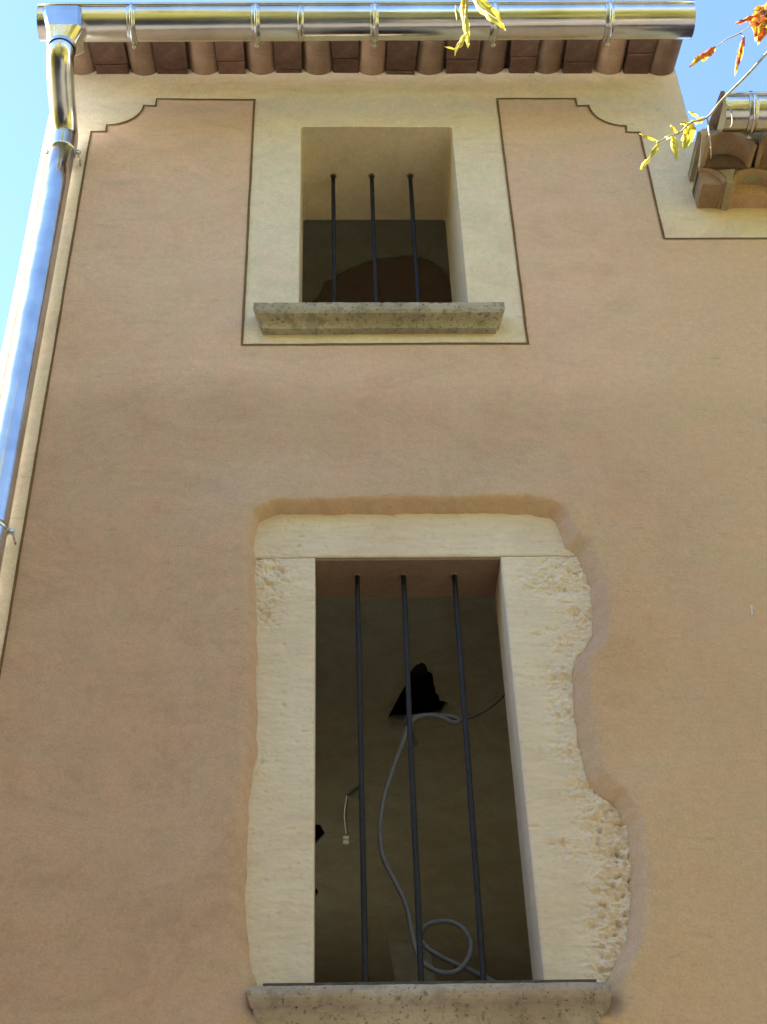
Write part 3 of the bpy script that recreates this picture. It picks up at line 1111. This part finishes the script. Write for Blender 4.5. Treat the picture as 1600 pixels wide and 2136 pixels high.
def circ_ring(x, y, r, z, n=32):
    return [(x + r * math.cos(2 * math.pi * (k + 0.5) / n), y + r * math.sin(2 * math.pi * (k + 0.5) / n), z) for k in range(n)]


PXC = -1.037
rings = [rect_ring(-1.118, -0.966, GY - 0.083, GY + 0.06, 6.690), rect_ring(-1.116, -0.964, GY - 0.083, GY + 0.06, 6.662), rect_ring(-1.092, -0.958, GY - 0.072, GY + 0.056, 6.575), circ_ring(-1.036, GY, 0.056, 6.530), circ_ring(-1.036, GY, 0.0545, 6.512)]
V, F = [], []
for r_ in rings:
    V += r_
for i in range(len(rings) - 1):
    for k in range(32):
        k2 = (k + 1) % 32
        F.append((i * 32 + k, i * 32 + k2, (i + 1) * 32 + k2, (i + 1) * 32 + k))
mk('outlet_hopper', V, F, 'zinc', mg)

rg = empty('rain_gutter', (0, 0, 0))
tag(rg, 'short zinc gutter end over the tiled cornice of the low wing', 'gutter', 'zinc gutters')
gutter(rg, 1.452, 3.4, -0.329, 6.105, 0.072, 0.006, (1.555, 2.1, 2.7), (1.451,))

# ------------------------------------------------------------------ downpipe
dp = empty('downpipe', (PXC, -0.07, 0))
dp.location = (0, 0, 0)
tag(dp, 'shiny round zinc downpipe clamped along the left edge of the house', 'downpipe')
el = catmull([(-1.036, GY, 6.56), (-1.036, GY, 6.525), (-1.040, GY + 0.022, 6.485), (-1.044, GY + 0.11, 6.435), (-1.043, GY + 0.20, 6.385), (-1.039, -0.078, 6.335), (PXC, -0.070, 6.29), (PXC, -0.070, 6.22)], 6)
tube('swan_neck', el, 0.0515, 'zinc', dp, 28)
tube('pipe', [Vector((PXC, -0.07, z)) for z in np.linspace(0.02, 6.30, 22)], 0.0475, 'zinc', dp, 28)
for z in (6.235, 4.355, 2.4):
    cl = empty('clamp', (0, 0, 0), dp)
    V, F = [], []
    for k in range(32):
        a = 2 * math.pi * k / 32
        for rr, dz in ((0.0477, -0.010), (0.0500, -0.009), (0.0500, 0.009), (0.0477, 0.010)):
            V.append((PXC + rr * math.cos(a), -0.07 + rr * math.sin(a), z + dz))
    for k in range(32):
        k2 = (k + 1) % 32
        for q in range(4):
            q2 = (q + 1) % 4
            F.append((k * 4 + q, k2 * 4 + q, k2 * 4 + q2, k * 4 + q2))
    mk('band', V, F, 'zinc', cl, True)
    for s in (-1, 1):
        boxes('lug', [(PXC + s * 0.056 - 0.012, PXC + s * 0.056 + 0.012, -0.062, -0.058, z - 0.010, z + 0.010)], 'zinc_dull', cl, 0.001)
        tube('screw', [Vector((PXC + s * 0.058, -0.058, z)), Vector((PXC + s * 0.058, -0.068, z)), Vector((PXC + s * 0.058, -0.0695, z))], [0.0085, 0.0085, 0.006], 'zinc', cl, 12)
        tube('screw_shank', [Vector((PXC + s * 0.058, -0.058, z)), Vector((PXC + s * 0.058, 0.01, z))], 0.004, 'zinc_dull', cl, 8)

# ------------------------------------------------------------------ things inside the lower window
cab = [(0.227, 3.926, .345), (0.301, 3.939, .345), (0.368, 3.929, .34), (0.389, 3.912, .335), (0.366, 3.903, .33), (0.323, 3.921, .322), (0.271, 3.922, .32), (0.233, 3.897, .325), (0.209, 3.833, .33), (0.185, 3.767, .33), (0.153, 3.67, .33), (0.137, 3.592, .33), (0.132, 3.53, .33), (0.14, 3.455, .33), (0.172, 3.381, .33), (0.201, 3.308, .33), (0.212, 3.238, .33), (0.223, 3.176, .325), (0.243, 3.135, .315), (0.288, 3.107, .31), (0.334, 3.113, .31), (0.367, 3.153, .31), (0.372, 3.201, .312), (0.348, 3.243, .32), (0.309, 3.262, .33), (0.262, 3.260, .345), (0.238, 3.235, .36), (0.253, 3.203, .365), (0.304, 3.168, .365), (0.375, 3.133, .365), (0.444, 3.090, .36), (0.50, 3.02, .36), (0.52, 2.95, .40)]
cpath = catmull([(x, y, z) for x, z, y in ([(0.26, 3.93, .50), (0.235, 3.925, .40)] + cab)], 6)
tag(tube('electric_cable', cpath, 0.0078, 'cable_sheath', None, 10), 'looped grey electric cable hanging behind the lower window bars', 'cable')
tag(tube('tie_wire', catmull([(0.372, 0.335, 3.904), (0.385, 0.33, 3.905), (0.446, 0.31, 3.919), (0.492, 0.27, 3.930), (0.525, 0.20, 3.932), (0.53, 0.17, 3.935)], 6), 0.0028, 'thin_wire', None, 8), 'thin dark wire holding the cable loop to the right window jamb', 'wire')
cb = empty('cable_connector', (0, 0, 0))
tag(cb, 'small pale terminal block dangling on thin wires from the leftmost lower bar', 'connector')
tube('lead', catmull([(0.078, 0.108, 3.585), (0.078, 0.125, 3.581), (0.050, 0.125, 3.561), (0.035, 0.125, 3.546)], 6), [0.0035] * 6 + [0.006] * 7 + [0.003] * 6, 'thin_wire', cb, 8)
tube('lead', catmull([(0.035, 0.125, 3.546), (0.027, 0.125, 3.487), (0.032, 0.125, 3.428)], 6), 0.0020, 'connector_plastic', cb, 8)
tube('lead', catmull([(0.037, 0.129, 3.546), (0.033, 0.129, 3.487), (0.035, 0.128, 3.428)], 6), 0.0014, 'thin_wire', cb, 8)
for k in range(2):
    boxes('block', [(0.023, 0.039, 0.118, 0.133, 3.395 + k * 0.0135, 3.407 + k * 0.0135)], 'connector_plastic', cb, 0.0015)
bd = boxes('fibre_board', [(-0.05, 0.05, -0.006, 0.006, 0, 0.95)], 'fibre_board', None, 0.002)
bm = bmesh.new()
bm.from_mesh(bd.data)
for v in bm.verts:
    if v.co.z > 0.9:
        v.co.x += 0.02 if v.co.x > 0 else 0
        v.co.z += -0.05 if v.co.x > 0 else 0
bm.to_mesh(bd.data)
bm.free()
bd.location = (0.36, 0.60, 2.42)
bd.rotation_euler = (rad(-3), rad(-9.5), 0)
tag(bd, 'narrow beige board leaning inside the lower window behind the cable', 'board')


# ------------------------------------------------------------------ vine sprigs hanging in front of the eaves
def leaf_obj(base, tip, width, mat, parent, curl=0.3, fold=0.5, roll=0.0, lobes=0.0, seed=0):
    b, t = Vector(base), Vector(tip)
    L = (t - b).length
    ax = (t - b).normalized()
    side = ax.cross(Vector((0, 1, 0.25))).normalized()
    side = Matrix.Rotation(roll, 3, ax) @ side
    nr = side.cross(ax).normalized()
    V, F = [], []
    nu_, nv = 10, 6
    for i in range(nu_ + 1):
        u = i / nu_
        wv = width * (math.sin(math.pi * min(1, u ** 0.75)) ** 0.8 if 0 < u < 1 else 0.03)
        wv *= 0.8 * (1 + lobes * math.sin(u * 17 + seed) + 0.28 * nz(u * 9, seed, 2))
        for j in range(nv + 1):
            s = -1 + 2 * j / nv
            p = b + ax * (u * L) + side * (s * wv * 0.5 * math.cos(fold * abs(s)))
            p += nr * (abs(s) ** 1.3 * wv * 0.5 * math.sin(fold) + curl * L * (u * u - 0.3 * u) + 0.30 * width * nz(u * 5 + seed, s * 2.5, 4))
            V.append(p)
    for i in range(nu_):
        for j in range(nv):
            a = i * (nv + 1) + j
            F.append((a, a + 1, a + nv + 2, a + nv + 1))
    return mk('leaf', V, F, mat, parent, True)


def sprig(label, stems, leaves):
    r = empty('vine_sprig', (0, 0, 0))
    tag(r, label, 'vine', 'vine sprigs in front of the eaves')
    for pth, rd in stems:
        P = catmull(pth, 5)
        tube('stem', P, [rd * (1 - 0.6 * i / len(P)) for i in range(len(P))], 'vine_stem', r, 7)
    for k, a in enumerate(leaves):
        leaf_obj(*a[:4], r, *a[4:], seed=k * 3.7 + len(label))
    return r


Y_, R_ = 'yellow_leaf', 'red_leaf'
sprig('thin vine sprig with small yellow leaves across the right edge of the wall',
      [([(1.62, -0.9, 6.0), (1.48, -0.96, 5.70), (1.34, -1.0, 5.466), (1.259, -1.0, 5.352), (1.155, -1.0, 5.217), (1.099, -1.0, 5.135), (1.043, -1.01, 5.095), (1.01, -1.0, 5.065), (0.972, -1.0, 5.042), (0.933, -1.0, 5.013)], 0.0048),
       ([(1.099, -1.0, 5.130), (1.092, -1.0, 5.06), (1.085, -1.0, 4.99), (1.077, -1.0, 4.942)], 0.0030),
       ([(1.155, -1.0, 5.217), (1.17, -1.01, 5.16), (1.168, -1.0, 5.11), (1.158, -1.0, 5.085)], 0.0026)],
      [((0.940, -1.0, 5.015), (0.893, -1.01, 5.062), 0.024, Y_, 0.3, 0.7, 0.4), ((0.938, -1.0, 5.012), (0.902, -0.99, 4.955), 0.026, Y_, 0.2, 0.6, 0.2), ((0.908, -0.99, 4.962), (0.864, -1.0, 4.905), 0.026, Y_, 0.3, 0.6, 0.8),
       ((0.985, -1.0, 5.045), (0.976, -1.01, 4.94), 0.036, Y_, 0.2, 0.7, 0.3), ((0.985, -1.0, 5.045), (0.968, -0.98, 5.075), 0.024, Y_, 0.2, 0.5, 0.0), ((1.000, -1.0, 5.058), (0.985, -1.01, 5.09), 0.018, Y_, 0.2, 0.5, 0.6),
       ((1.052, -1.0, 5.110), (1.012, -1.0, 5.005), 0.050, Y_, 0.25, 0.5, 0.1), ((1.055, -1.0, 5.105), (1.012, -1.02, 5.092), 0.026, Y_, 0.2, 0.6, 0.9),
       ((1.095, -1.0, 5.135), (1.050, -1.0, 5.128), 0.034, Y_, 0.2, 0.8, 0.5), ((1.075, -1.0, 5.14), (1.048, -1.01, 5.155), 0.02, Y_, 0.2, 0.6, 0.2)])
sprig('forked vine sprig with curled orange and yellow leaves against blue sky',
      [([(1.55, -0.95, 5.98), (1.45, -0.98, 5.80), (1.36, -1.0, 5.66), (1.278, -1.0, 5.573)], 0.0032), ([(1.278, -1.0, 5.573), (1.23, -1.0, 5.54), (1.199, -1.0, 5.508), (1.182, -1.0, 5.492)], 0.0024), ([(1.278, -1.0, 5.573), (1.288, -1.0, 5.545)], 0.002)],
      [((1.186, -1.0, 5.496), (1.096, -1.0, 5.425), 0.050, R_, 0.25, 0.7, 0.3), ((1.286, -1.0, 5.555), (1.228, -1.0, 5.385), 0.036, R_, 0.2, 0.9, 0.2)])
sprig('large ragged orange and yellow vine leaf at the upper right corner',
      [([(1.62, -0.9, 5.97), (1.52, -0.95, 5.86), (1.43, -1.0, 5.78)], 0.0036)],
      [((1.43, -1.0, 5.79), (1.335, -1.0, 5.575), 0.130, R_, 0.15, 0.35, 0.2, 0.16), ((1.355, -1.0, 5.68), (1.275, -1.0, 5.640), 0.032, R_, 0.2, 0.6, 0.2), ((1.42, -0.99, 5.80), (1.46, -1.0, 5.60), 0.10, R_, 0.2, 0.4, -0.3, 0.15)])
sprig('drooping yellow vine leaves hanging in front of the long gutter',
      [([(0.50, -0.98, 6.05), (0.46, -1.0, 5.88), (0.440, -1.0, 5.77), (0.427, -1.0, 5.69), (0.424, -1.0, 5.60)], 0.0032), ([(0.452, -1.0, 5.82), (0.47, -1.0, 5.74), (0.50, -1.0, 5.685), (0.54, -1.0, 5.63)], 0.0028)],
      [((0.432, -1.0, 5.79), (0.415, -1.0, 5.655), 0.046, Y_, 0.2, 0.7, 0.2), ((0.425, -1.0, 5.68), (0.418, -1.0, 5.515), 0.034, Y_, 0.15, 0.7, 0.4), ((0.424, -1.0, 5.575), (0.374, -1.01, 5.475), 0.034, Y_, 0.3, 0.6, 0.5), ((0.385, -1.0, 5.482), (0.350, -1.0, 5.502), 0.010, Y_, 0.1, 0.3, 0.0),
       ((0.455, -1.0, 5.80), (0.545, -1.0, 5.628), 0.060, Y_, 0.2, 0.5, 0.2, 0.1), ((0.47, -1.0, 5.78), (0.50, -0.99, 5.76), 0.05, Y_, 0.2, 0.5, 0.0), ((0.398, -1.0, 5.73), (0.394, -1.0, 5.63), 0.016, 'tree_leaf', 0.1, 0.8, 0.9)])

# ------------------------------------------------------------------ trees across the lane (mirrored in the zinc), plus added shade trees
rng = np.random.default_rng(5)
V, F, mi = [], [], []
crowns = []
for tx, ty, th_ in ((-14, -7.6, 9.8), (-9.6, -7.3, 9.8), (-5.4, -7.5, 9.4), (-1.4, -7.2, 9.7), (2.8, -7.4, 9.5), (7.0, -7.3, 9.9), (11.4, -7.5, 9.6), (15.5, -7.3, 9.6), (-7.5, -2.6, 6.6), (-8.0, -5.0, 6.8), (6.2, -4.3, 8.2), (9.5, -3.8, 8.6)):  # low near-left trees are unseen, added to shade the ground
    pth = [Vector((tx, ty, -0.1)), Vector((tx + .1, ty, 2)), Vector((tx - .1, ty + .1, 5)), Vector((tx, ty, th_ * 0.75))]
    v, f = tube_geo(pth, [0.28, 0.22, 0.16, 0.05], 8)
    o_ = len(V)
    V += [tuple(q) for q in v]
    F += [tuple(i + o_ for i in q) for q in f]
    mi += [1] * len(f)
    for c in range(66):
        d = rng.normal(size=3)
        d /= np.linalg.norm(d)
        q = np.array([tx, ty, th_ * 0.57]) + d * np.array([2.6, 2.7 if th_ > 8 else 1.6, th_ * 0.42]) * rng.uniform(0.45, 1.0)
        n_ = 70
        P = q + rng.normal(size=(n_, 3)) * 0.45
        P = P[(P[:, 1] < -4.1) | (P[:, 0] < -4.5) | (P[:, 0] > 3.8)]
        n_ = len(P)
        A_ = rng.normal(size=(n_, 3))
        A_ /= np.linalg.norm(A_, axis=1)[:, None]
        B_ = np.cross(A_, rng.normal(size=(n_, 3)))
        B_ /= np.linalg.norm(B_, axis=1)[:, None]
        s = rng.uniform(0.10, 0.20, size=(n_, 1))
        o_ = len(V)
        Q = np.stack([P - A_ * s, P + B_ * s * 0.6, P + A_ * s, P - B_ * s * 0.6], 1).reshape(-1, 3)
        V += [tuple(x) for x in Q.tolist()]
        F += [(o_ + 4 * k, o_ + 4 * k + 1, o_ + 4 * k + 2, o_ + 4 * k + 3) for k in range(n_)]
        mi += [0] * n_
tr = mk('tree_line', V, F, None, None, False, ['tree_leaf', 'bark'], mi)
tag(tr, 'sunlit green trees across the lane, mirrored in the gutter; low left ones added to shade the ground', 'trees', kind='stuff')

# ------------------------------------------------------------------ put every Empty at the base of its thing (parts stay where they are)
bpy.context.view_layer.update()
for o in [q for q in COL.objects if q.type == 'EMPTY' and q.parent is None]:
    P = [c.matrix_world @ Vector(b) for c in o.children_recursive if c.type == 'MESH' for b in c.bound_box]
    loc = Vector(((min(p.x for p in P) + max(p.x for p in P)) / 2, (min(p.y for p in P) + max(p.y for p in P)) / 2, min(p.z for p in P)))
    o.location = loc
    for c in o.children:
        c.matrix_parent_inverse = Matrix.Translation(-loc)
